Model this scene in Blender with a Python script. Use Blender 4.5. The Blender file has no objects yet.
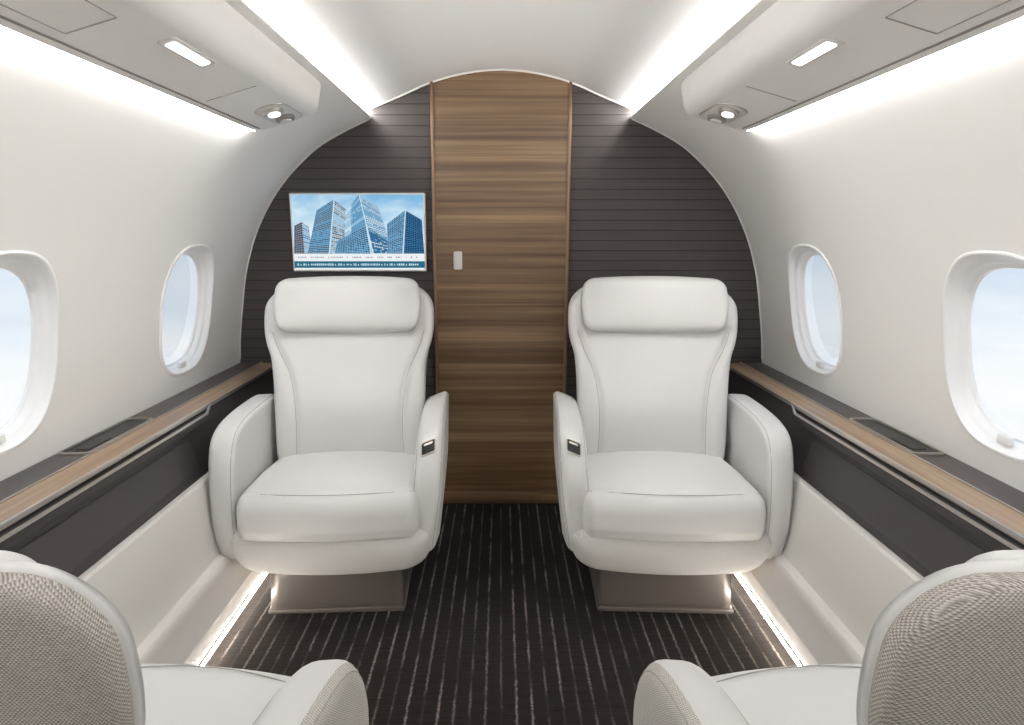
import bpy, math, random
from mathutils import Vector, Matrix
random.seed(3)
S = bpy.context.scene
S.view_settings.view_transform = 'Standard'
COL = S.collection

# ------------------------------------------------------------------ materials
def lin(r, g, b):
    f = lambda c: (c/255/12.92) if c/255 <= 0.04045 else ((c/255+0.055)/1.055)**2.4
    return (f(r), f(g), f(b), 1.0)

class NT:
    def __init__(s, name):
        s.m = bpy.data.materials.new(name); s.m.use_nodes = True
        s.t = s.m.node_tree; s.n = s.t.nodes; s.l = s.t.links
        s.b = s.n['Principled BSDF']
    def link(s, a, b): s.l.new(a, b)
    def math(s, op, a, b=None, c=None):
        n = s.n.new('ShaderNodeMath'); n.operation = op
        for i, v in enumerate((a, b, c)):
            if v is None: continue
            if isinstance(v, (int, float)): n.inputs[i].default_value = v
            else: s.l.new(v, n.inputs[i])
        return n.outputs[0]
    def coords(s, scale=(1, 1, 1)):
        tc = s.n.new('ShaderNodeTexCoord'); mp = s.n.new('ShaderNodeMapping')
        mp.inputs['Scale'].default_value = scale
        s.l.new(tc.outputs['Object'], mp.inputs[0]); return mp.outputs[0]
    def noise(s, vec, scale=5, detail=3, rough=.5):
        n = s.n.new('ShaderNodeTexNoise'); n.inputs['Scale'].default_value = scale
        n.inputs['Detail'].default_value = detail; n.inputs['Roughness'].default_value = rough
        s.l.new(vec, n.inputs['Vector']); return n.outputs['Fac']
    def ramp(s, fac, stops):
        n = s.n.new('ShaderNodeValToRGB'); e = n.color_ramp.elements
        while len(e) < len(stops): e.new(0.5)
        for i, (p, c) in enumerate(stops): e[i].position = p; e[i].color = c
        s.l.new(fac, n.inputs[0]); return n.outputs[0]
    def mix(s, fac, a, b, mode='MIX'):
        n = s.n.new('ShaderNodeMix'); n.data_type = 'RGBA'; n.blend_type = mode
        for sock, v in ((n.inputs[0], fac), (n.inputs[6], a), (n.inputs[7], b)):
            if isinstance(v, (int, float)): sock.default_value = v
            elif isinstance(v, tuple): sock.default_value = v
            else: s.l.new(v, sock)
        return n.outputs[2]
    def bump(s, h, strength=.2, dist=.001):
        n = s.n.new('ShaderNodeBump'); n.inputs['Strength'].default_value = strength
        n.inputs['Distance'].default_value = dist
        s.l.new(h, n.inputs['Height']); s.l.new(n.outputs[0], s.b.inputs['Normal'])

def plain(name, col, rough=.5, metal=0.0, noise_amt=.04, spec=.5):
    t = NT(name)
    v = t.coords(); n = t.noise(v, 6, 1)
    dark = tuple(c*(1-noise_amt) for c in col[:3])+(1,)
    t.link(t.mix(n, col, dark), t.b.inputs['Base Color'])
    t.b.inputs['Roughness'].default_value = rough
    t.b.inputs['Metallic'].default_value = metal
    t.b.inputs['Specular IOR Level'].default_value = spec
    return t.m

def emis(name, col, strength):
    t = NT(name); t.b.inputs['Base Color'].default_value = (0, 0, 0, 1)
    t.b.inputs['Emission Color'].default_value = col
    t.b.inputs['Emission Strength'].default_value = strength
    t.b.inputs['Specular IOR Level'].default_value = 0
    return t.m

def leather():
    t = NT('white_leather'); v = t.coords()
    n = t.noise(v, 4, 1)
    t.link(t.mix(n, lin(212, 211, 210), lin(204, 203, 202)), t.b.inputs['Base Color'])
    t.b.inputs['Roughness'].default_value = .38
    g = t.noise(v, 700, 1); w = t.noise(v, 20, 1)
    t.bump(t.math('ADD', g, t.math('MULTIPLY', w, 3.0)), .14, .001)
    return t.m

def woven(name, a, b, c, px=.0046, pz=.0023, nz=.45):
    t = NT(name)
    tc = t.n.new('ShaderNodeTexCoord'); sp = t.n.new('ShaderNodeSeparateXYZ')
    t.link(tc.outputs['Object'], sp.inputs[0])
    jit = t.math('MULTIPLY', t.math('SUBTRACT', t.noise(t.coords(), 90, 2), .5), .003)
    x = t.math('ADD', t.math('ADD', sp.outputs[0], sp.outputs[1]), jit)
    z = t.math('ADD', sp.outputs[2], t.math('MULTIPLY', jit, .3))
    row = t.math('FLOOR', t.math('DIVIDE', z, pz))
    ph = t.math('ADD', t.math('MULTIPLY', x, 2*math.pi/px), t.math('MULTIPLY', row, math.pi))
    wv = t.math('MULTIPLY_ADD', t.math('SINE', ph), .5, .5)
    zz = t.math('MULTIPLY_ADD', t.math('SINE', t.math('MULTIPLY', z, 2*math.pi/pz)), .5, .5)
    wv = t.math('MULTIPLY_ADD', zz, .3, t.math('MULTIPLY', wv, .7))
    n = t.noise(t.coords((.6, .6, 1.6)), 420, 2, .6)
    s = t.math('ADD', t.math('MULTIPLY', wv, 1-nz), t.math('MULTIPLY', n, nz))
    t.link(t.ramp(s, [(.25, a), (.5, b), (.75, c)]), t.b.inputs['Base Color'])
    t.b.inputs['Roughness'].default_value = .85
    t.b.inputs['Specular IOR Level'].default_value = .2
    t.bump(s, .35, .001)
    return t.m

def wood(name, a, b, c, d, horizontal_axis='x'):
    t = NT(name)
    if horizontal_axis == 'x': v = t.coords((.8, 1, 40)); vb = t.coords((.02, .02, 11)); vf = t.coords((2.0, 1, 210))
    else: v = t.coords((60, 1.2, 3)); vb = t.coords((9, .02, .02)); vf = t.coords((260, 3, 3))
    n = t.noise(v, 1.0, 4, .55); bn = t.noise(vb, 1.0, 2, .6); fn = t.noise(vf, 1.0, 2, .6)
    s = t.math('ADD', t.math('MULTIPLY', n, .42), t.math('MULTIPLY', bn, .42))
    s = t.math('ADD', s, t.math('MULTIPLY', fn, .16))
    t.link(t.ramp(s, [(.34, a), (.44, b), (.54, c), (.65, d)]), t.b.inputs['Base Color'])
    t.b.inputs['Roughness'].default_value = .34
    t.bump(fn, .06, .001)
    return t.m

def slats():
    t = NT('charcoal_slat_panel')
    tc = t.n.new('ShaderNodeTexCoord'); sp = t.n.new('ShaderNodeSeparateXYZ')
    t.link(tc.outputs['Object'], sp.inputs[0])
    z = sp.outputs[2]
    f = t.math('FRACT', t.math('DIVIDE', z, .0415))
    groove = t.math('LESS_THAN', f, .10)
    f2 = t.math('FRACT', t.math('DIVIDE', t.math('ADD', z, .012), .0415))
    hl = t.math('LESS_THAN', f2, .05)
    fine = t.noise(t.coords((3, 1, 220)), 1, 2)
    base = t.mix(fine, lin(74, 67, 65), lin(58, 52, 51))
    c1 = t.mix(t.math('MULTIPLY', hl, .35), base, lin(42, 37, 36))
    c2 = t.mix(t.math('MULTIPLY', groove, .9), c1, lin(16, 14, 14))
    t.link(c2, t.b.inputs['Base Color'])
    t.b.inputs['Roughness'].default_value = .5
    t.bump(t.math('SUBTRACT', 1.0, groove), .6, .002)
    return t.m

def carpet():
    t = NT('pinstripe_carpet')
    tc = t.n.new('ShaderNodeTexCoord'); sp = t.n.new('ShaderNodeSeparateXYZ')
    t.link(tc.outputs['Object'], sp.inputs[0])
    x = sp.outputs[0]
    wob = t.math('MULTIPLY', t.math('SUBTRACT', t.noise(t.coords(), 60, 1), .5), .006)
    xx = t.math('DIVIDE', t.math('ADD', t.math('ADD', x, wob), 10.02), .040)
    f = t.math('FRACT', xx)
    wn = t.n.new('ShaderNodeTexWhiteNoise'); wn.noise_dimensions = '1D'; t.link(t.math('FLOOR', xx), wn.inputs['W'])
    d = t.math('ABSOLUTE', t.math('SUBTRACT', f, .5))
    line = t.math('MAXIMUM', t.math('SUBTRACT', 1.0, t.math('DIVIDE', d, .12)), 0.0)
    line = t.math('MULTIPLY', line, t.math('MULTIPLY_ADD', wn.outputs['Value'], .6, .4))
    dash = t.ramp(t.noise(t.coords((27, 6.0, 1)), 1, 3), [(.42, (0.12,)*3+(1,)), (.58, (1, 1, 1, 1))])
    fine = t.ramp(t.noise(t.coords((60, 300, 1)), 1, 1), [(.35, (.3,)*3+(1,)), (.6, (1, 1, 1, 1))])
    amt = t.math('MINIMUM', t.math('MULTIPLY', t.math('MULTIPLY', t.math('MULTIPLY', line, dash), fine), 1.25), 1.0)
    row = t.noise(t.coords((8, 120, 1)), 1, 2)
    base = t.mix(row, lin(28, 25, 24), lin(48, 43, 41))
    t.link(t.mix(amt, base, lin(134, 126, 119)), t.b.inputs['Base Color'])
    t.b.inputs['Roughness'].default_value = .95
    t.b.inputs['Specular IOR Level'].default_value = .1
    t.bump(row, .6, .003)
    return t.m

M_WALL = plain('warm_white_liner', lin(240, 238, 235), .55, 0, .012, .3)
M_CEIL = plain('ceiling_liner', lin(229, 227, 225), .6, 0, .012, .3)
M_PSU = plain('service_panel_white', lin(245, 243, 241), .45, 0, .01)
M_BEZ = plain('window_bezel_white', lin(250, 249, 248), .35, 0, .01)
M_LEA = leather()
M_SEAM = plain('seam_thread', lin(158, 155, 152), .8)
M_WOV = woven('woven_grey_fabric', lin(118, 113, 107), lin(160, 155, 149), lin(202, 198, 193), .0040, .0020)
M_WOVL = woven('woven_light_fabric', lin(180, 178, 175), lin(198, 196, 194), lin(212, 210, 208), .004, .002, .3)
M_WOVA = woven('woven_arm_fabric', lin(146, 142, 137), lin(184, 181, 176), lin(212, 209, 205), .004, .002, .4)
M_PED = plain('taupe_pedestal', lin(98, 91, 87), .35, .3)
M_SEAMD = plain('joint_grey', lin(165, 162, 158), .6)
M_CHAN = plain('channel_grey', lin(140, 136, 132), .5)
M_DOOR = wood('walnut_horizontal', lin(64, 47, 34), lin(98, 76, 55), lin(127, 102, 76), lin(158, 132, 102))
M_STRIP = wood('oak_strip', lin(108, 86, 66), lin(140, 115, 91), lin(162, 137, 110), lin(182, 158, 131), 'y')
M_SLAT = slats()
M_CARP = carpet()
M_DARK = plain('dark_ledge_leather', lin(74, 68, 67), .36, 0, .08)
M_DARK2 = plain('dark_fascia', lin(54, 49, 48), .5, 0, .1)
M_DARK3 = plain('dark_fascia_door', lin(60, 55, 54), .46, 0, .1)
M_BLACK = plain('black_gloss', lin(9, 8, 9), .3, 0, .04, .25)
M_MET = plain('brushed_metal', lin(200, 194, 187), .28, .9)
M_COP = plain('bronze_trim', lin(140, 114, 90), .35, .5)
M_LED = emis('led_cove', (1, .984, .965, 1), 54)
M_LEDW = emis('led_wall', (1, .984, .965, 1), 40)
M_LEDF = emis('led_floor', (1, .93, .83, 1), 85)
M_READ = emis('reading_lens', (1, .98, .95, 1), 4)
M_WHT = plain('white_plastic', lin(228, 226, 223), .35)
M_SIDE = plain('side_panel_white', lin(212, 209, 205), .5, 0, .02)

# ------------------------------------------------------------------ mesh tools
import bmesh
class MB:
    def __init__(s): s.v = []; s.f = []; s.m = []
    def add(s, v, f, m=0):
        o = len(s.v); s.v += [tuple(p) for p in v]
        s.f += [tuple(i+o for i in q) for q in f]
        s.m += (list(m) if isinstance(m, (list, tuple)) else [m]*len(f))
        return s
    def obj(s, name, mats, smooth=True, parent=None, angle=None, weld=0):
        me = bpy.data.meshes.new(name)
        me.from_pydata(s.v, [], s.f)
        for m in mats: me.materials.append(m)
        for p, mi in zip(me.polygons, s.m): p.material_index = mi
        bm = bmesh.new(); bm.from_mesh(me)
        if weld: bmesh.ops.remove_doubles(bm, verts=bm.verts, dist=weld)
        bmesh.ops.recalc_face_normals(bm, faces=bm.faces)
        bm.to_mesh(me); bm.free()
        for p in me.polygons: p.use_smooth = smooth
        if angle is not None and smooth:
            try: me.set_sharp_from_angle(angle=math.radians(angle))
            except Exception: pass
        me.update()
        o = bpy.data.objects.new(name, me); COL.objects.link(o)
        if parent: o.parent = parent
        return o

def top(o, label, cat, group=None, kind=None):
    o['label'] = label; o['category'] = cat
    if group: o['group'] = group
    if kind: o['kind'] = kind
    return o

def empty(name, loc=(0, 0, 0), rz=0):
    e = bpy.data.objects.new(name, None); e.empty_display_size = .1
    e.location = loc; e.rotation_euler = (0, 0, rz); COL.objects.link(e); return e

def hermite(tab):
    xs = [p[0] for p in tab]; ys = [p[1] for p in tab]; n = len(xs)
    ms = []
    for i in range(n):
        if i == 0: m = (ys[1]-ys[0])/(xs[1]-xs[0])
        elif i == n-1: m = (ys[-1]-ys[-2])/(xs[-1]-xs[-2])
        else:
            a = (ys[i]-ys[i-1])/(xs[i]-xs[i-1]); b = (ys[i+1]-ys[i])/(xs[i+1]-xs[i]); m = (a+b)/2
        ms.append(m)
    def f(x):
        if x <= xs[0]: return ys[0]
        if x >= xs[-1]: return ys[-1]
        i = 0
        while x > xs[i+1]: i += 1
        h = xs[i+1]-xs[i]; t = (x-xs[i])/h
        return ((2*t**3-3*t*t+1)*ys[i]+(t**3-2*t*t+t)*h*ms[i]+(-2*t**3+3*t*t)*ys[i+1]+(t**3-t*t)*h*ms[i+1])
    return f

def rbox(c, h, r, res=.02, deform=None):
    if isinstance(r, (int, float)): r = (r, r, r)
    r = [min(r[i], h[i]*.999) for i in range(3)]
    n = [max(6, int(2*h[i]/(res[i] if isinstance(res, tuple) else res))) for i in range(3)]
    idx = {}; V = []; F = []
    def vid(i, j, k):
        key = (i, j, k)
        if key in idx: return idx[key]
        p = [(-1+2*i/n[0])*h[0], (-1+2*j/n[1])*h[1], (-1+2*k/n[2])*h[2]]
        q = [max(-(h[a]-r[a]), min(h[a]-r[a], p[a])) for a in range(3)]
        d = [(p[a]-q[a])/r[a] for a in range(3)]
        L = math.sqrt(sum(x*x for x in d)) or 1
        p = [q[a]+d[a]/L*r[a] for a in range(3)]
        P = (p[0]+c[0], p[1]+c[1], p[2]+c[2])
        if deform: P = deform(*P)
        idx[key] = len(V); V.append(P); return idx[key]
    for a in range(3):
        b, e = [x for x in range(3) if x != a]
        for side in (0, n[a]):
            for i in range(n[b]):
                for j in range(n[e]):
                    q = []
                    for (di, dj) in ((0, 0), (1, 0), (1, 1), (0, 1)):
                        k = [0, 0, 0]; k[a] = side; k[b] = i+di; k[e] = j+dj
                        q.append(vid(*k))
                    F.append(tuple(q))
    return V, F

def tube(pts, r=.001, n=6, closed=False):
    V = []; F = []; P = [Vector(p) for p in pts]; N = len(P)
    for i, p in enumerate(P):
        a = P[(i-1) % N] if (closed or i > 0) else P[0]
        b = P[(i+1) % N] if (closed or i < N-1) else P[-1]
        t = (b-a).normalized()
        up = Vector((0, 0, 1)) if abs(t.z) < .9 else Vector((0, 1, 0))
        s = t.cross(up).normalized(); u = s.cross(t)
        for k in range(n):
            an = 2*math.pi*k/n
            V.append(p+r*(math.cos(an)*s+math.sin(an)*u))
    for i in range(N if closed else N-1):
        for k in range(n):
            F.append((i*n+k, i*n+(k+1) % n, ((i+1) % N)*n+(k+1) % n, ((i+1) % N)*n+k))
    if not closed:
        F.append(tuple(range(n))); F.append(tuple((N-1)*n+k for k in range(n)))
    return V, F

def smooth_closed(pts, n=10):
    out = []; N = len(pts)
    for i in range(N):
        p0, p1, p2, p3 = [Vector(pts[(i+k-1) % N]) for k in range(4)]
        for j in range(n):
            t = j/n
            out.append(tuple(.5*((2*p1)+(-p0+p2)*t+(2*p0-5*p1+4*p2-p3)*t*t+(-p0+3*p1-3*p2+p3)*t**3)))
    return out

def smooth_open(pts, n=8):
    out = []; N = len(pts)
    g = lambda i: Vector(pts[max(0, min(N-1, i))])
    for i in range(N-1):
        p0, p1, p2, p3 = g(i-1), g(i), g(i+1), g(i+2)
        for j in range(n):
            t = j/n
            out.append(tuple(.5*((2*p1)+(-p0+p2)*t+(2*p0-5*p1+4*p2-p3)*t*t+(-p0+3*p1-3*p2+p3)*t**3)))
    out.append(tuple(pts[-1])); return out

def slab(outline, th, r, dome=0.0, mapf=None, capm=(0, 0)):
    N = len(outline); P = [Vector(p) for p in outline]
    area = sum(P[i].x*P[(i+1) % N].y-P[(i+1) % N].x*P[i].y for i in range(N))
    sg = 1 if area > 0 else -1
    nor = []
    for i in range(N):
        t = (P[(i+1) % N]-P[i-1]).normalized(); nor.append(Vector((-t.y, t.x))*sg)
    cen = sum(P, Vector((0, 0)))/N
    rings = []; K = 6
    ring = lambda ins, t, sc=1: [((p+nn*ins-cen)*sc+cen, t) for p, nn in zip(P, nor)]
    caps = (.25, .5, .72, .88)
    for sc in caps: rings.append(ring(r, -th/2-dome*(1-sc*sc), sc))
    for k in range(K+1):
        a = math.pi/2*k/K; rings.append(ring(r*(1-math.sin(a)), -th/2+r*(1-math.cos(a))))
    for k in range(K, -1, -1):
        a = math.pi/2*k/K; rings.append(ring(r*(1-math.sin(a)), th/2-r*(1-math.cos(a))))
    for sc in reversed(caps): rings.append(ring(r, th/2+dome*(1-sc*sc), sc))
    V = []; F = []; Ms = []
    for rg in rings:
        for p, t in rg: V.append((p.x, p.y, t))
    R = len(rings)
    for i in range(R-1):
        for k in range(N):
            F.append((i*N+k, i*N+(k+1) % N, (i+1)*N+(k+1) % N, (i+1)*N+k))
            Ms.append(capm[0] if i < 4 else (capm[1] if i >= R-5 else 0))
    c0 = len(V); V.append((cen.x, cen.y, -th/2-dome)); c1 = len(V); V.append((cen.x, cen.y, th/2+dome))
    for k in range(N):
        F.append((c0, (k+1) % N, k)); Ms.append(capm[0])
        F.append((c1, (R-1)*N+k, (R-1)*N+(k+1) % N)); Ms.append(capm[1])
    if mapf: V = [mapf(*v) for v in V]
    return V, F, Ms

def extrude(profile, y0, y1, closed=True, ny=1, sx=1):
    N = len(profile); V = []; F = []
    for j in range(ny+1):
        y = y0+(y1-y0)*j/ny
        for (x, z) in profile: V.append((sx*x, y, z))
    for j in range(ny):
        for k in range(N if closed else N-1):
            F.append((j*N+k, j*N+(k+1) % N, (j+1)*N+(k+1) % N, (j+1)*N+k))
    if closed:
        F.append(tuple(range(N))); F.append(tuple(ny*N+k for k in range(N)))
    return V, F

def rrect(w, h, r, n=6):
    out = []
    for cx, cy, a0 in ((w/2-r, h/2-r, 0), (-w/2+r, h/2-r, 90), (-w/2+r, -h/2+r, 180), (w/2-r, -h/2+r, 270)):
        for k in range(n+1):
            a = math.radians(a0+90*k/n); out.append((cx+r*math.cos(a), cy+r*math.sin(a)))
    return out

Y0, Y1 = -1.2, 2.73

# ------------------------------------------------------------------ room shell
wallX = hermite([(.58, 1.135), (.655, 1.13), (.75, 1.122), (.873, 1.104), (1.042, 1.072), (1.21, 1.012),
                 (1.37, .915), (1.48, .812), (1.55, .723), (1.61, .608), (1.649, .52)])
WH = .93; WA = .180; WB = .220; WE = 2.7
WINY = (1.378, 2.235); CELL = .25; H0, H1 = .66, 1.20

def sup(t, a, b, e=WE):
    c, s = math.cos(t), math.sin(t)
    return (math.copysign(abs(c)**(2/e), c)*a, math.copysign(abs(s)**(2/e), s)*b)

def build_wall(sx, name):
    mb = MB()
    hs = [H0+(H1-H0)*i/18 for i in range(19)]
    low = [.58, .60, .63, .66]
    high = [H1+(1.649-H1)*i/20 for i in range(21)]
    cur = Y0; segs = []
    for wy in WINY:
        segs.append((cur, wy-CELL, False)); segs.append((wy-CELL, wy+CELL, True)); cur = wy+CELL
    segs.append((cur, Y1, False))
    def strip(h, ya, yb, n):
        V = [(sx*wallX(z), ya+(yb-ya)*j/n, z) for z in h for j in range(n+1)]
        F = [(i*(n+1)+j, i*(n+1)+j+1, (i+1)*(n+1)+j+1, (i+1)*(n+1)+j) for i in range(len(h)-1) for j in range(n)]
        mb.add(V, F)
    NC = 18
    for ya, yb, win in segs:
        strip(low, ya, yb, NC); strip(high, ya, yb, NC)
        if not win: strip(hs, ya, yb, NC)
        else:
            yc = (ya+yb)/2; rect = []
            for i in range(NC): rect.append((ya+(yb-ya)*i/NC, H0))
            for i in range(18): rect.append((yb, hs[i]))
            for i in range(NC): rect.append((yb-(yb-ya)*i/NC, H1))
            for i in range(18): rect.append((ya, hs[18-i]))
            N = len(rect); rings = []
            for q in range(9):
                t = q/8; ring = []
                for (y, z) in rect:
                    dy, dz = y-yc, z-WH
                    k = (abs(dy/WA)**WE+abs(dz/WB)**WE)**(-1/WE)
                    ring.append((y+(yc+dy*k-y)*t, z+(WH+dz*k-z)*t))
                rings.append(ring)
            V = [(sx*wallX(z), y, z) for rg in rings for (y, z) in rg]
            F = [(a*N+k, a*N+(k+1) % N, (a+1)*N+(k+1) % N, (a+1)*N+k) for a in range(8) for k in range(N)]
            mb.add(V, F)
    lip = [(.52, 1.649), (.521, 1.656), (.526, 1.659), (.545, 1.655)]
    V, F = extrude(lip, Y0, Y1, False, 1, sx); mb.add(V, F)
    o = mb.obj(name, [M_WALL], True, None, None, .0004)
    return top(o, 'curved warm white cabin sidewall liner with window openings', 'wall', None, 'structure')

build_wall(-1, 'wall_left'); build_wall(1, 'wall_right')

def window(sx, yc, name):
    e = empty(name, (sx*1.13, yc, WH))
    top(e, 'rounded oval cabin window with white stepped bezel and bright sky outside', 'window', 'cabin windows', 'structure')
    L = lambda v: (v[0]-sx*1.13, v[1]-yc, v[2]-WH)
    N = 80
    TP = lambda z: 1.092-.19*(z-WH)
    spec = [(-.008, .004, 0), (-.007, -.002, 0), (-.003, -.0045, 0), (.001, -.004, 0), (.005, .001, 0), (.008, .009, .1), (.011, .015, .3), (.014, .017, .4),
            (.017, .019, .5), (.019, .023, .7), (.021, .030, .9), (.023, .034, 1), (.027, .036, 1), (.029, .038, 1), (.030, .044, 1)]
    V = []
    for ins, off, fl in spec:
        for k in range(N):
            y, z = sup(2*math.pi*k/N, WA-ins, WB-ins)
            y += yc; z += WH
            x = (wallX(z)*(1-fl)+TP(z)*fl)+off
            V.append(L((sx*x, y, z)))
    F = [(a*N+k, a*N+(k+1) % N, (a+1)*N+(k+1) % N, (a+1)*N+k) for a in range(len(spec)-1) for k in range(N)]
    MB().add(V, F).obj('bezel', [M_BEZ], True, e, 40)
    V = []
    for k in range(N):
        y, z = sup(2*math.pi*k/N, WA-.0285, WB-.0285); z += WH; V.append(L((sx*(TP(z)+.042), yc+y, z)))
    V.append(L((sx*(TP(WH)+.042), yc, WH)))
    MB().add(V, [(k, (k+1) % N, N) for k in range(N)]).obj('pane', [M_GLASS], False, e)
    zt = WH-WB+.026
    V, F = rbox(L((sx*(wallX(zt)+.016), yc+.01, zt)), (.008, .018, .011), .004, .004)
    MB().add(V, F).obj('shade_tab', [M_PSU], True, e)
    return e

def glass():
    t = NT('window_pane')
    tr = t.n.new('ShaderNodeBsdfTransparent'); gl = t.n.new('ShaderNodeBsdfGlossy'); gl.inputs['Roughness'].default_value = .02
    lw = t.n.new('ShaderNodeLayerWeight'); lw.inputs[0].default_value = .15
    mx = t.n.new('ShaderNodeMixShader'); t.link(t.math('MULTIPLY', lw.outputs['Fresnel'], .2), mx.inputs[0])
    t.link(tr.outputs[0], mx.inputs[1]); t.link(gl.outputs[0], mx.inputs[2])
    t.link(mx.outputs[0], t.n['Material Output'].inputs[0]); return t.m
M_GLASS = glass()
i = 1
for sx in (-1, 1):
    for wy in WINY: window(sx, wy, 'window_%d' % i); i += 1

ceilH = hermite([(-.536, 1.679), (-.50, 1.694), (-.46, 1.709), (-.404, 1.731), (-.271, 1.785), (-.13, 1.819), (0, 1.830), (.13, 1.819), (.271, 1.785), (.404, 1.731), (.46, 1.709), (.50, 1.694), (.536, 1.679)])
prof = [(-.536+1.072*i/48, ceilH(-.536+1.072*i/48)) for i in range(49)]
V, F = extrude(prof, Y0, Y1, False, 4)
o = MB().add(V, F).obj('ceiling', [M_CEIL]); top(o, 'smooth white vaulted cabin ceiling panel', 'ceiling', None, 'structure')

o = MB().add([(-.86, Y0, 0), (.86, Y0, 0), (.86, Y1+.02, 0), (-.86, Y1+.02, 0), (-.86, Y0, -.03), (.86, Y0, -.03), (.86, Y1+.02, -.03), (-.86, Y1+.02, -.03)],
             [(0, 1, 2, 3), (4, 5, 6, 7), (0, 1, 5, 4), (1, 2, 6, 5), (2, 3, 7, 6), (3, 0, 4, 7)]).obj('floor', [M_CARP], False)
top(o, 'dark charcoal carpet with thin pale pinstripes', 'floor', None, 'structure')

for sx, nm in ((-1, 'baseboard_left'), (1, 'baseboard_right')):
    p = [(1.0, .47), (.925, .454), (.912, .455), (.904, .450), (.899, .438), (.880, .30), (.872, .245), (.866, .226), (.858, .220), (.846, .217), (.840, .210),
         (.838, .19), (.832, .10), (.829, .094), (.829, .088), (.831, .082), (.827, .045), (.83, .034), (.86, .03), (1.0, .03)]
    V, F = extrude(p, Y0, Y1, True, 1, sx)
    o = MB().add(V, F).obj(nm, [M_SIDE], True, None, 35)
    top(o, 'stepped off-white padded lower sidewall panel', 'side panel', None, 'structure')

def arch_outer(h):
    return 1.14 if h <= .58 else wallX(h)+.012
mb = MB()
for sx in (-1, 1):
    rows = [1.66*i/80 for i in range(81)]
    V = []; F = []
    for h in rows:
        xo = arch_outer(min(h, 1.648))
        V += [(sx*.27, 2.732, h), (sx*xo, 2.732, h)]
    for k in range(80): F.append((2*k, 2*k+1, 2*k+3, 2*k+2))
    n0 = len(V); xs = [.27+(.555-.27)*j/20 for j in range(21)]
    for x in xs: V += [(sx*x, 2.732, 1.66), (sx*x, 2.732, max(1.661, ceilH(min(x, .536))+.01))]
    for j in range(20): F.append((n0+2*j, n0+2*j+2, n0+2*j+3, n0+2*j+1))
    mb.add(V, F)
o = mb.obj('wall_back', [M_SLAT], False); top(o, 'charcoal bulkhead clad with narrow horizontal slats', 'wall', None, 'structure')
pts = [(1.14, 0), (1.14, .58)]+[(wallX(.58+1.069*i/20), .58+1.069*i/20) for i in range(21)]+[(.536-1.072*i/20, ceilH(.536-1.072*i/20)) for i in range(21)]
pts += [(-x, z) for x, z in reversed(pts[:23])]
V = [(x, Y0, z) for x, z in pts]
o = MB().add(V, [tuple(range(len(V)))]).obj('wall_front', [M_WALL], False); top(o, 'plain white cabin partition', 'wall', None, 'structure')

# door
mb = MB(); V = []; F = []; n = 20
for y in (2.715, 2.735):
    for j in range(n+1):
        x = -.27+.54*j/n; V += [(x, y, .004), (x, y, ceilH(x)-.001)]
m = 2*(n+1)
for j in range(n):
    F.append((2*j, 2*j+2, 2*j+3, 2*j+1)); F.append((m+2*j, m+2*j+2, m+2*j+3, m+2*j+1))
    F.append((2*j+1, 2*j+3, m+2*j+3, m+2*j+1)); F.append((2*j, 2*j+2, m+2*j+2, m+2*j))
F.append((0, 1, m+1, m)); F.append((2*n, 2*n+1, m+2*n+1, m+2*n))
mb.add(V, F); door = mb.obj('door_1', [M_DOOR], False)
top(door, 'walnut cabin door with horizontal grain between bronze edge trims', 'door', None, 'structure')
pl = slab(rrect(.036, .075, .008), .012, .004, 0, lambda a, b, t: (-.18+a, 2.709+t, 1.083+b))
hd = MB().add(*pl).obj('handle', [M_WHT], True, door); hd['label'] = 'small white recessed latch plate'
pl = slab(rrect(.022, .058, .006), .006, .002, 0, lambda a, b, t: (-.18+a, 2.702+t, 1.083+b))
h2 = MB().add(*pl).obj('latch', [M_WHT], True, hd)
k = 1
for sx in (-1, 1):
    V, F = rbox((sx*.276, 2.718, .9), (.0065, .012, .890), .003, (.004, .006, .1))
    o = MB().add(V, F).obj('trim_%d' % k, [M_COP], True); k += 1
    top(o, 'slim vertical bronze trim beside the door', 'trim', None, 'structure')
V, F = rbox((0, 2.712, .03), (.268, .010, .027), .003, .02)
o = MB().add(V, F).obj('baseboard_back', [M_DOOR], True); top(o, 'walnut kick board at the foot of the door', 'baseboard', None, 'structure')
pts = [(wallX(.66+.985*i/60)-.001, 2.726, .66+.985*i/60) for i in range(61)]
for sx in (-1, 1):
    V, F = tube([(sx*p[0], p[1], p[2]) for p in pts], .003)
    o = MB().add(V, F).obj('trim_%d' % k, [M_WALL]); k += 1
    top(o, 'thin white edge trim where the sidewall meets the bulkhead', 'trim', None, 'structure')
V, F = tube([(x, 2.712, z-.003) for x, z in prof], .004)
o = MB().add(V, F).obj('trim_%d' % k, [M_WHT]); k += 1
top(o, 'thin white arched trim where the ceiling meets the bulkhead', 'trim', None, 'structure')

# lights
for sx in (-1, 1):
    p = [(.530, 1.656), (.530, 1.673), (.540, 1.673), (.540, 1.656)]
    V, F = extrude(p, Y0, Y1-.003, True, 1, sx)
    o = MB().add(V, F).obj('cove_light', [M_LED], False)
    top(o, 'continuous white ceiling cove light strip', 'light strip', 'ceiling cove lights')
for sx in (-1, 1):
    p = [(.760, 1.503), (.802, 1.512), (.802, 1.520), (.760, 1.512)]
    V, F = extrude(p, Y0, 2.085, True, 1, sx)
    o = MB().add(V, F).obj('wall_wash_light', [M_LEDW], False)
    top(o, 'white light strip washing the sidewall below the service panel', 'light strip', 'wall wash lights')
for sx in (-1, 1):
    p = [(.826, .017), (.8235, .018), (.8235, .026), (.826, .028)]
    V, F = extrude(p, .3, 2.6, True, 1, sx)
    o = MB().add(V, F).obj('floor_light', [M_LEDF], False)
    top(o, 'warm light strip along the carpet edge', 'light strip', 'floor lights')
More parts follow.
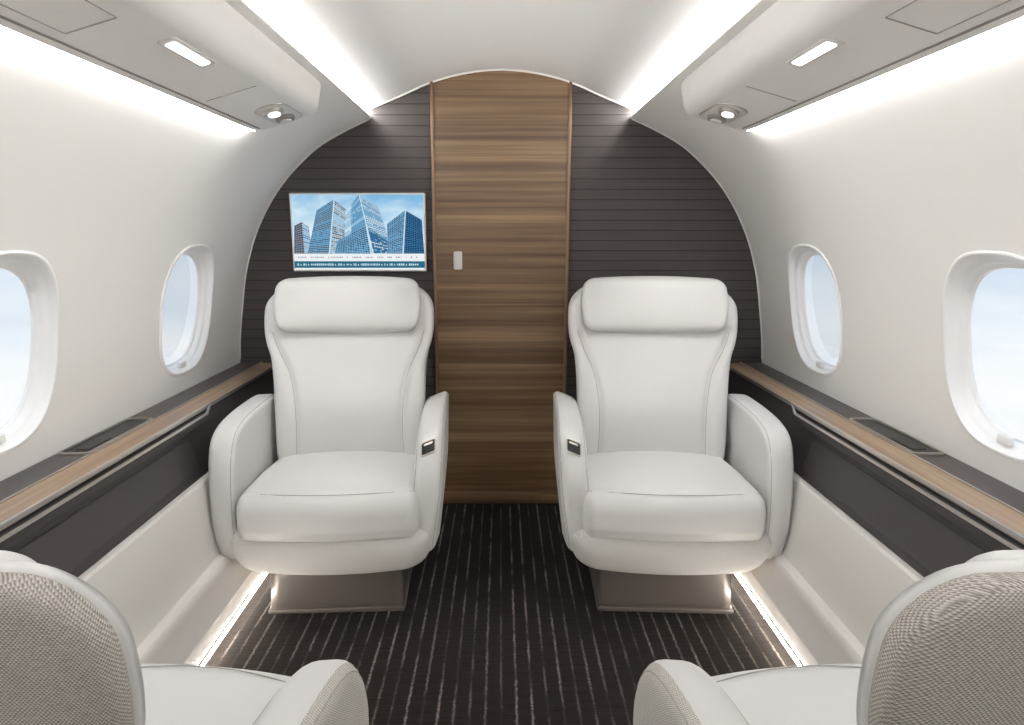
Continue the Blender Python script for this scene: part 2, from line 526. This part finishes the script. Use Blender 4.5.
for sx in (-1, 1):
    for (x, y, zz, pw) in ((.637, 1.905, 1.505, 12), (.602, 1.30, 1.53, 3)):
        ld = bpy.data.lights.new('reading_spot', 'SPOT'); ld.energy = pw; ld.spot_size = math.radians(70); ld.spot_blend = 1.0
        ld.shadow_soft_size = .03; ld.color = (1, .97, .93)
        lo = bpy.data.objects.new('reading_spot', ld); COL.objects.link(lo); lo.location = (sx*x, y, zz)
        d = Vector((sx*.53, 2.15 if y > 1.6 else .9, .5))-Vector(lo.location)
        lo.rotation_euler = d.to_track_quat('-Z', 'Y').to_euler()
        top(lo, 'small white reading spotlight in the service panel', 'reading light', 'reading spotlights')

# overhead service panels
def psu(sx):
    e = empty('overhead_service_panel', (sx*.63, .5, 1.52))
    top(e, 'long white overhead service panel with reading light and air vents', 'overhead panel', 'overhead service panels')
    L = lambda v: (v[0]-sx*.63, v[1]-.5, v[2]-1.52)
    sec = smooth_closed([(.542, 1.645), (.548, 1.60), (.556, 1.570), (.573, 1.5515), (.60, 1.543), (.65, 1.529), (.70, 1.515), (.742, 1.5035), (.755, 1.5005), (.760, 1.508),
                         (.763, 1.54), (.67, 1.62), (.57, 1.665)], 4)
    cx, cz = .68, 1.575
    V = []; secs = [(Y0, 0)]+[(.0+.2*i, 0) for i in range(11)]+[(2.05, .015), (2.08, .05), (2.105, .11), (2.125, .20), (2.14, .32), (2.148, .45)]
    for y, s in secs:
        for x, z in sec: V.append(L((sx*(x+(cx-x)*s), y, z+(cz-z)*s)))
    N = len(sec); F = []
    for j in range(len(secs)-1):
        for q in range(N): F.append((j*N+q, j*N+(q+1) % N, (j+1)*N+(q+1) % N, (j+1)*N+q))
    F.append(tuple(range(N))); F.append(tuple((len(secs)-1)*N+q for q in range(N)))
    MB().add(V, F).obj('body', [M_PSU], True, e, 60)
    O = Vector((.575, 1.5505)); E = Vector((.752, 1.5008)); T = (E-O).normalized(); Nn = Vector((T.y, -T.x))
    def mp(u0, y0):
        return lambda a, b, t: L((sx*(O.x+T.x*(u0+a)+Nn.x*t), y0+b, O.y+T.y*(u0+a)+Nn.y*t))
    f = mp(.038, 1.35)
    MB().add(*slab(rrect(.038, .18, .010), .006, .002, 0, lambda a, b, t: f(a, b, t+.0005))).obj('lamp_frame', [M_WHT], True, e)
    MB().add(*slab(rrect(.022, .15, .006), .005, .002, 0, lambda a, b, t: f(a, b, t+.003))).obj('lamp_lens', [M_READ], True, e)
    f2 = mp(.066, 1.955)
    MB().add(*slab(rrect(.092, .23, .044, 10), .005, .002, 0, lambda a, b, t: f2(a, b, t+.0005))).obj('vent_plate', [M_MET], True, e)
    MB().add(*slab(rrect(.084, .220, .041, 10), .004, .001, 0, lambda a, b, t: f2(a, b, t+.002))).obj('vent_face', [M_WHT], True, e)
    for dy in (-.056, .044):
        out = [(.028*math.cos(2*math.pi*q/24), .034*math.sin(2*math.pi*q/24)) for q in range(24)]
        v = MB().add(*slab(out, .012, .004, .001, lambda a, b, t: f2(a, b+dy, t+.007))).obj('air_vent', [M_MET if dy < 0 else M_CHAN], True, e)
        out2 = [(p[0]*.6, p[1]*.6) for p in out]
        MB().add(*slab(out2, .012, .004, .0005, lambda a, b, t: f2(a, b+dy, t+.012))).obj('nozzle', [M_WHT if dy > 0 else M_READ], True, v)
    def lineplate(u0, y0, w, l):
        ff = mp(u0, y0)
        return slab(rrect(w, l, min(w, l)*.3), .003, .0008, 0, lambda a, b, t: ff(a, b, t+.0005))
    mb = MB()
    for a in (lineplate(.050, .82, .0016, .62), lineplate(.140, .82, .0016, .62), lineplate(.095, 1.13, .09, .0025), lineplate(.095, .51, .09, .0025)): mb.add(*a)
    mb.obj('access_panel', [M_SEAMD], True, e)
    MB().add(*lineplate(.165, .95, .005, 2.2)).obj('edge_channel', [M_CHAN], True, e)
    MB().add(*lineplate(.085, 1.66, .13, .0022)).obj('joint_line', [M_SEAMD], True, e)
psu(-1); psu(1)

# ------------------------------------------------------------------ side ledges
def ledge(sx):
    e = empty('side_ledge', (sx*1.03, 1.0, .6))
    top(e, 'dark side ledge with oak strip, metal edging and inset control tray', 'side ledge', 'side ledges')
    L = lambda V: [(v[0]-sx*1.03, v[1]-1.0, v[2]-.6) for v in V]
    def ex(name, p, mat, y0=Y0, y1=Y1-.003, ang=30):
        V, F = extrude(p, y0, y1, True, 1, sx)
        return MB().add(L(V), F).obj(name, [mat], True, e, ang)
    ex('ledge_top', [(1.14, .60), (1.14, .644), (1.040, .644), (1.036, .642), (1.036, .60)], M_DARK)
    ex('wood_strip', [(1.036, .6455), (.972, .6395), (.970, .62), (1.036, .62)], M_STRIP)
    ex('metal_trim', [(1.040, .648), (1.0345, .648), (1.0345, .63), (1.040, .63)], M_MET)
    ex('metal_trim', [(.9720, .6415), (.967, .6405), (.9655, .636), (.9655, .630), (.9720, .628)], M_MET)
    ex('fascia', [(1.02, .628), (.970, .627), (.965, .60), (.925, .456), (1.0, .456)], M_DARK2)
    pe = [(.968, .622), (.951, .622), (.947, .613), (.948, .598), (.962, .594)]
    ex('table_edge', pe, M_DARK2, .4, 2.00)
    pt = [(.9535, .6255), (.9465, .6255), (.9455, .6205), (.9535, .6205)]
    V, F = extrude(pt, .4, 2.00, True, 1, sx)
    pe2 = [(.9715, .6400), (.966, .6400), (.965, .634), (.9715, .634)]
    n0 = len(V)
    V += [(sx*x, 2.00, z) for x, z in pt]+[(sx*x, 2.07, z) for x, z in pe2]
    F += [(n0+q, n0+(q+1) % 4, n0+4+(q+1) % 4, n0+4+q) for q in range(4)]
    MB().add(L(V), F).obj('table_latch_trim', [M_MET], True, e, 30)
    T = Vector((-.040, -.144)).normalized(); Nn = Vector((-.144, .040)).normalized()
    O = Vector((.9445, .527))
    def f(a, b, t): return (sx*(O.x+T.x*a+Nn.x*t)-sx*1.03, b-1.0, O.y+T.y*a+Nn.y*t-.6)
    MB().add(*slab(rrect(.104, .72, .022), .004, .0015, 0, lambda a, b, t: f(a, b+1.52, t+.0005))).obj('storage_door', [M_DARK3], True, e)
    def rim():
        mb = MB(); out = rrect(.082, .32, .014); inn = rrect(.070, .304, .010)
        N = len(out); V = []
        for pts_, z in ((out, .6445), (out, .6500), (inn, .6500), (inn, .6445)):
            for (a, b) in pts_: V.append((sx*(1.082+a)-sx*1.03, 1.70+b-1.0, z-.6))
        F = [(r*N+q, r*N+(q+1) % N, (r+1)*N+(q+1) % N, (r+1)*N+q) for r in range(3) for q in range(N)]
        return mb.add(V, F)
    rim().obj('tray_frame', [M_MET], True, e, 30)
    fx = lambda y0, z0: (lambda a, b, t: (sx*(1.082+a)-sx*1.03, y0+b-1.0, z0+t-.6))
    MB().add(*slab(rrect(.071, .305, .010), .002, .0008, 0, fx(1.70, .6450))).obj('tray', [M_BLACK], True, e)
    MB().add(*slab(rrect(.040, .10, .008), .003, .001, 0, fx(1.63, .6465))).obj('control_pad', [M_DARK2], True, e)
ledge(-1); ledge(1)

# ------------------------------------------------------------------ television
def tv():
    cx, cz, y = -.588, 1.197, 2.713
    e = empty('television', (cx, y, cz))
    top(e, 'wall-mounted television in pale frame showing glass skyscrapers and a news ticker', 'television')
    W, H = .555, .318
    MB().add(*slab(rrect(W, H, .006, 3), .024, .003, 0, lambda a, b, t: (a, t, b))).obj('frame', [M_WHT], True, e, 40)
    def em(n, c, s=1.0): return emis(n, lin(*c), s)
    mats = [em('sky_a', (140, 190, 226)), em('sky_b', (214, 232, 242)), em('glass_dark', (34, 74, 112)), em('glass_mid', (66, 126, 172)),
            em('glass_light', (140, 188, 218)), em('mullion', (190, 212, 226)), em('stone', (150, 150, 156)), em('stone_dark', (66, 74, 90)),
            em('band_white', (236, 240, 242)), em('ticker_teal', (40, 108, 134)), em('ticker_text', (200, 222, 228)), em('glass_deep', (20, 50, 82)), em('glass_bright', (206, 228, 240))]
    t = NT('screen_sky'); tc = t.n.new('ShaderNodeTexCoord'); sp = t.n.new('ShaderNodeSeparateXYZ'); t.link(tc.outputs['Object'], sp.inputs[0])
    n = t.noise(t.coords((1, 1, 2)), 9, 4)
    fz = t.math('ADD', t.math('MULTIPLY', sp.outputs[2], 2.2), n)
    fx = t.math('ADD', fz, t.math('MULTIPLY', sp.outputs[0], .3))
    t.link(t.ramp(fx, [(.3, lin(232, 242, 248)), (.6, lin(190, 220, 238)), (.95, lin(124, 182, 222))]), t.b.inputs['Emission Color'])
    t.b.inputs['Emission Strength'].default_value = 1; t.b.inputs['Base Color'].default_value = (0, 0, 0, 1)
    mats.append(t.m)
    mb = MB()
    sw, sh = W-.014, H-.014
    lay = [0]
    def P(u, v): return (-sw/2+sw*u/136, -.0128-lay[0]*.00005, sh/2-sh*v/78)
    def poly(pts, m): lay[0] += 1; mb.add([P(*a) for a in pts], [tuple(range(len(pts)))], m)
    def grid(a, b, c, d, nu, nv, pal, bg, gu=.16, gv=.3):
        poly([a, b, c, d], bg); lay[0] += 1
        A, B, C, D = [Vector(p) for p in (a, b, c, d)]
        bl = lambda s, q: (A*(1-s)+B*s)*(1-q)+(D*(1-s)+C*s)*q
        for j in range(nv):
            base = random.choice(pal)
            for i in range(nu):
                s0, s1 = (i+gu/2)/nu, (i+1-gu/2)/nu; q0, q1 = (j+gv/2)/nv, (j+1-gv/2)/nv
                pts = [bl(s0, q0), bl(s1, q0), bl(s1, q1), bl(s0, q1)]
                mb.add([P(p.x, p.y) for p in pts], [(0, 1, 2, 3)], base if random.random() < .75 else random.choice(pal))
    poly([(0, 0), (136, 0), (136, 78), (0, 78)], 13)
    grid((2, 32), (10, 28), (11, 62), (0, 62), 4, 14, [11, 7, 2], 6)
    grid((10, 28), (17, 33), (19, 62), (11, 62), 4, 14, [6, 4, 3], 5)
    grid((26, 16), (44, 5), (36, 62), (14, 62), 12, 26, [2, 3, 7], 4)
    grid((44, 5), (56, 15), (52, 62), (36, 62), 8, 26, [6, 4, 7], 5)
    grid((55, 20), (62, 12), (62, 62), (52, 62), 3, 26, [12, 4, 4], 5)
    grid((62, 10), (70, 0), (80, 42), (60, 52), 8, 26, [3, 4, 3], 4)
    grid((70, 0), (90, 14), (104, 62), (82, 62), 10, 28, [12, 4, 5], 3)
    grid((46, 48), (76, 32), (80, 62), (42, 62), 14, 14, [2, 3, 2], 4)
    grid((76, 32), (98, 46), (106, 62), (80, 62), 10, 14, [4, 3, 12], 2)
    poly([(76, 32), (77.2, 32.6), (81.4, 62), (80, 62)], 12)
    poly([(70, 0), (71, .6), (83.5, 62), (82, 62)], 12)
    poly([(44, 5), (45, 5.8), (37.4, 62), (36, 62)], 12)
    grid((98, 30), (117, 16), (113, 62), (98, 62), 8, 22, [2, 3, 2], 4)
    grid((117, 16), (134, 26), (136, 62), (113, 62), 9, 22, [11, 11, 2], 3)
    poly([(117, 16), (118, 16.6), (114.4, 62), (113, 62)], 12)
    poly([(0, 61), (136, 61), (136, 69), (0, 69)], 8)
    poly([(0, 69), (136, 69), (136, 76), (0, 76)], 9)
    poly([(0, 76), (136, 76), (136, 78), (0, 78)], 8)
    lay[0] += 1
    x = 3
    while x < 130:
        w = random.choice([.8, 1.1, 1.5]); h = random.choice([1.8, 2.4])
        mb.add([P(x, 72.5-h/2), P(x+w, 72.5-h/2), P(x+w, 72.5+h/2), P(x, 72.5+h/2)], [(0, 1, 2, 3)], 10); x += w+.7
        if random.random() < .16:
            mb.add([P(x+.5, 73.5), P(x+2.3, 73.5), P(x+1.4, 71.4)], [(0, 1, 2)], 10); x += 4
    x = 4
    while x < 128:
        w = random.choice([.5, .8, 1.0])
        mb.add([P(x, 64.2), P(x+w, 64.2), P(x+w, 65.6), P(x, 65.6)], [(0, 1, 2, 3)], random.choice([9, 6, 6, 6])); x += w+.7
        if random.random() < .12: x += 4
    mb.obj('screen', mats, False, e)
tv()

# ------------------------------------------------------------------ seats
def dist_poly(p, poly):
    best = 9
    px, py = p
    for (ax, ay), (bx, by) in zip(poly[:-1], poly[1:]):
        dx, dy = bx-ax, by-ay; L2 = dx*dx+dy*dy
        t = max(0, min(1, ((px-ax)*dx+(py-ay)*dy)/L2)) if L2 else 0
        d = math.hypot(px-ax-t*dx, py-ay-t*dy)
        if d < best: best = d
    return best

bw = hermite([(.34, .85), (.45, .87), (.60, .885), (.70, .90), (.76, .925), (.81, .975), (.87, 1.0), (.95, .985), (1.02, .92)])
seamsB = []
for s in (-1, 1):
    seamsB.append(smooth_open([(s*.268, .850), (s*.248, .79), (s*.212, .71), (s*.194, .62), (s*.188, .52), (s*.192, .40)], 6))

def build_seat(side, name, loc, rz, near=False):
    """side=+1: aisle arm on local +x. Front faces local -y."""
    if near:
        lean = hermite([(.34, .145), (.45, .148), (.6, .158), (.8, .180), (1.02, .205)])
        zs = lambda z: .38+(z-.38)*.907
        HB, BWD, SX = .028, .293, .93
    else:
        lean = hermite([(.34, .150), (.45, .160), (.6, .185), (.8, .228), (1.02, .282)])
        zs = lambda z: z
        HB, BWD, SX = .055, .300, 1.0
    def back_core(x, y, z):
        X = x*bw(z); u = x/BWD
        f = max(0, min(1, -y/HB))
        if f > 0:
            for sm in seamsB:
                if abs(abs(X)-.22) < .12 and X*sm[0][0] > 0:
                    d = dist_poly((X, z), sm); y += f*.010*math.exp(-(d/.012)**2)
        b = .034*math.exp(-((z-.56)/.13)**2)*(1-min(1, abs(u))**2)*f
        if near: y = y-b*.5+(.006 if f > 0 else -.010)*abs(u)**3
        else: y = y-b-(.062 if f > 0 else .020)*abs(u)**3
        return (X*SX, y+lean(z), zs(z))
    e = empty(name, loc, rz)
    BZ, BH = (.662, .324) if near else (.672, .332)
    V, F = rbox((0, 0, BZ), (BWD, HB, BH), (.070, HB*.80, .080), .0085, back_core)
    mb = MB().add(V, F, 0)
    for sm in seamsB:
        pts = [back_core(x/bw(z), -HB, z) for x, z in sm]
        pts = [(p[0], p[1]-.0003, p[2]) for p in pts]
        mb.add(*tube(pts, .0011), 1)
    mb.obj('backrest', [M_LEA, M_SEAM], True, e)
    SO = .028 if near else .042
    def shell(x, y, z):
        return (x*bw(z)*SX, y+lean(z)+SO-.014*abs(x/.30)**3, zs(z))
    V, F = rbox((0, 0, BZ+(.001 if near else 0)), (BWD+(.001 if near else -.006), .020, BH+(.0015 if near else -.006)), (.070, .010, .080), .010, shell)
    o = MB().add(V, F).obj('back_shell', [M_WOV], True, e); o['label'] = 'woven grey fabric rear shell'
    if near: HZ, HH, HW, HT, HO = .893, .066, .135, .028, -.046
    else: HZ, HH, HW, HT, HO = .938, .103, .258, .036, -.050
    def head(x, y, z):
        u = x/HW; v = (z-HZ)/HH
        xx = x*(1-.05*v*v-.02*max(0, -v))
        zz = z-.008*(u*u)*(v if v > 0 else 0)+.018*(u*u)*max(0, -v)
        yy = y-.010*(1-u*u)*(1-v*v) if y < 0 else y
        if y < 0: yy += .014*max(0, -v)**3
        return (xx, yy+lean(z)+HO-(.020 if near else .052)*abs(u)**3, zs(zz))
    V, F = rbox((0, 0, HZ), (HW, HT, HH), (.034, HT*.75, .034), .008, head)
    mb = MB().add(V, F, 0)
    mb.obj('headrest', [M_LEA, M_SEAM], True, e)
    CT = .345; CW = .276
    def cush(x, y, z):
        u = x/CW; v = (y+.09)/.245
        X = x*(1-.07*max(0, v))
        f = max(0, min(1, (z-.345)/.06))
        Z = z+f*(.018*(1-u*u)*(1-v*v*.6)+.010*(-v))
        Yf = y-.026*(1-u*u)*max(0, -v)**2
        if f > 0:
            d = abs((v+.76+.12*(1-u*u)))*.245
            Z -= f*.006*math.exp(-(d/.007)**2)
        if v < -.5:
            g = min(1, (-v-.5)*2)
            d = abs(z-.308); Yf += g*.004*math.exp(-(d/.006)**2)
        return (X*SX, Yf, Z)
    V, F = rbox((0, -.09, CT), (CW, .245, .073), (.034, .056, .056), .0085, cush)
    mb = MB().add(V, F, 0)
    pts = []
    for k in range(41):
        u = -0.92+1.84*k/40; y = -.09+.245*(-.76-.12*(1-u*u))
        p = cush(u*CW, y, CT+.073); pts.append((p[0], p[1], p[2]-.0012))
    mb.add(*tube(pts, .0011), 1)
    mb.obj('seat_cushion', [M_LEA, M_SEAM], True, e)
    def base(x, y, z):
        v = (z-.235)/.065; u = x/.30
        X = x*(1+.05*v)
        Yf = y-.018*(1-u*u)*max(0, -(y)/.3)+.022*max(0, -v)*max(0, -y/.3)
        return (X*SX, Yf, z-.012*(1-u*u)*max(0, -v))
    V, F = rbox((0, -.045, .232), (.306, .280, .076), (.075, .06, .05), .014, base)
    o = MB().add(V, F).obj('seat_base', [M_WOVL], True, e); o['label'] = 'light woven fabric lower seat base'
    outl_a = [(.20, .612), (.08, .624), (-.06, .620), (-.150, .608), (-.212, .578), (-.256, .518), (-.283, .44), (-.292, .34),
              (-.286, .26), (-.250, .200), (-.12, .180), (.08, .185), (.18, .21), (.215, .32), (.225, .46), (.225, .575)]
    outl_o = [(.20, .612), (.08, .620), (-.06, .619), (-.160, .610), (-.228, .584), (-.266, .525), (-.286, .44), (-.295, .34),
              (-.292, .25), (-.262, .195), (-.14, .172), (.08, .175), (.18, .20), (.215, .32), (.225, .46), (.225, .575)]
    for s in (-1, 1):
        aisle = (s == side)
        outl = smooth_closed(outl_a if aisle else outl_o, 6)
        if near: outl = [(a if a < 0 else a*.8, b-.026*max(0, min(1, (b-.3)/.2))) for a, b in outl]
        th = (.104 if near else .090) if aisle else .066
        cx = (.340-th/2) if aisle else .286+th/2
        rr = th*(.36 if near else .28)
        SL = (.15 if near else .40) if aisle else 0
        def mp(a, b, t, s=s, cx=cx, aisle=aisle, th=th):
            k = (b-.2)/.4
            fl = (.012 if aisle else .012)*k-(.014*max(0, .5-k)*2 if aisle else .010*max(0, .3-k)*3)
            pinch = (.020 if aisle else .0)*max(0, -(a+.12)/.17)*max(0, .75-k)
            if not aisle and t < 0: t = t*(1+.5*max(0, k))
            dz = (SL*(t-th*.22) if aisle else -.12*max(0, t))*max(0, min(1, (b-.42)/.15))
            return (s*(cx+t+fl-pinch)*SX, a, b+dz)
        V, F, Ms = slab(outl, th, rr, .003, mp, (0, 1 if aisle else 0))
        if near and aisle:   # wrap the woven fabric round the outer edge
            N = len(outl); R = 22
            Ms = [1 if (m_ == 1 or (idx_ < (R-1)*N and idx_//N >= 13)) else 0 for idx_, m_ in enumerate(Ms)]
        mb = MB().add(V, F, Ms)
        for tt in (-th/2+.006, th/2-.006):
            pts = []
            N = len(outl)
            for q in range(0, N, 2):
                a, b = outl[q]; a2, b2 = outl[(q+1) % N]; a0, b0 = outl[q-1]
                tx, ty = a2-a0, b2-b0; L = math.hypot(tx, ty); nx, ny = -ty/L, tx/L
                ph = math.acos(max(-1, min(1, 1-.006/rr))); ins = rr*(1-math.sin(ph))
                if (nx*(-.01-a)+ny*(.4-b)) < 0: nx, ny = -nx, -ny
                pts.append(mp(a+nx*ins, b+ny*ins, tt))
            mb.add(*tube(pts, .0010, 6, True), 2)
        o = mb.obj('armrest', [M_LEA, M_WOVA if near else M_WOVL, M_SEAM], True, e)
        if aisle:
            dzz = -.030 if near else 0
            O = Vector((-.237, .5445+dzz)); T = Vector((-.043, -.057)).normalized(); Nn = Vector((T.y, -T.x)).normalized()
            def cp(t0, dy=0):
                return lambda a, b, t: (s*(cx+.008+a)*SX, O.x+T.x*(b+dy)+Nn.x*(t+t0), O.y+T.y*(b+dy)+Nn.y*(t+t0)+SL*a)
            c = MB().add(*slab(rrect(.046, .046, .006), .010, .003, 0, cp(-.002))).obj('control_panel', [M_MET], True, o)
            c['label'] = 'metal framed black seat control panel'
            MB().add(*slab(rrect(.040, .039, .005), .008, .002, 0, cp(.0005))).obj('control_face', [M_BLACK], True, c)
            MB().add(*slab(rrect(.028, .007, .003), .006, .002, 0, cp(.003, -.010))).obj('button', [M_MET], True, c)
    def ped(x, y, z):
        k = (z-.004)/.17
        return (x*(1-.03*k), y*(1-.04*k), z)
    V, F = rbox((0, -.02, .089), (.212, .235, .085), .010, .03, ped)
    mb = MB().add(V, F)
    V, F = rbox((0, -.02, .008), (.217, .240, .008), .004, .03); mb.add(V, F)
    o = mb.obj('pedestal', [M_PED], True, e); o['label'] = 'taupe metal swivel pedestal'
    return e

yw = math.radians(2.5); yn = math.radians(6.5)
FX, FY, NX, NY = .538, 2.12, .562, .70
a = build_seat(1, 'cabin_seat', (-FX, FY, 0), yw)
b = build_seat(-1, 'cabin_seat', (FX, FY, 0), -yw)
c = build_seat(-1, 'cabin_seat', (-NX, NY, 0), math.pi-yn, True)
d = build_seat(1, 'cabin_seat', (NX, NY, 0), math.pi+yn, True)
top(a, 'white leather cabin seat before the slatted bulkhead beneath the television', 'seat', 'executive cabin seats')
top(b, 'white leather cabin seat before the slatted bulkhead beside the door', 'seat', 'executive cabin seats')
for o in (c, d): top(o, 'white leather cabin seat seen from behind, woven grey back shell', 'seat', 'executive cabin seats')

# ------------------------------------------------------------------ world
w = bpy.data.worlds.new('sky'); S.world = w; w.use_nodes = True
nt = w.node_tree; bg = nt.nodes['Background']
tc = nt.nodes.new('ShaderNodeTexCoord'); sp = nt.nodes.new('ShaderNodeSeparateXYZ'); nt.links.new(tc.outputs['Generated'], sp.inputs[0])
mp = nt.nodes.new('ShaderNodeMapping'); mp.inputs['Scale'].default_value = (2, 2, 9); nt.links.new(tc.outputs['Generated'], mp.inputs[0])
no = nt.nodes.new('ShaderNodeTexNoise'); no.inputs['Scale'].default_value = 1.8; no.inputs['Detail'].default_value = 6; nt.links.new(mp.outputs[0], no.inputs[0])
m1 = nt.nodes.new('ShaderNodeMath'); m1.operation = 'MULTIPLY_ADD'; m1.inputs[1].default_value = .30; nt.links.new(no.outputs['Fac'], m1.inputs[0]); nt.links.new(sp.outputs[2], m1.inputs[2])
mr = nt.nodes.new('ShaderNodeMapRange'); mr.inputs['From Min'].default_value = -.28; mr.inputs['From Max'].default_value = .34; nt.links.new(m1.outputs[0], mr.inputs[0])
rp = nt.nodes.new('ShaderNodeValToRGB'); e = rp.color_ramp.elements
e[0].position = 0; e[0].color = lin(226, 229, 232); e[1].position = 1; e[1].color = lin(164, 194, 220)
for p, cc in ((.30, (236, 238, 240)), (.48, (220, 227, 233)), (.66, (198, 212, 225))):
    x = e.new(p); x.color = lin(*cc)
nt.links.new(mr.outputs[0], rp.inputs[0]); nt.links.new(rp.outputs[0], bg.inputs[0]); bg.inputs[1].default_value = 1.22

# ------------------------------------------------------------------ camera
cd = bpy.data.cameras.new('camera'); cam = bpy.data.objects.new('camera', cd); COL.objects.link(cam)
cam.location = (0, 0, 1.193); cam.rotation_euler = (math.radians(90-11.36), 0, 0)
cd.sensor_width = 36; cd.lens = 642*36/1024; cd.shift_x = 11/1024; cd.clip_start = .02
S.camera = cam
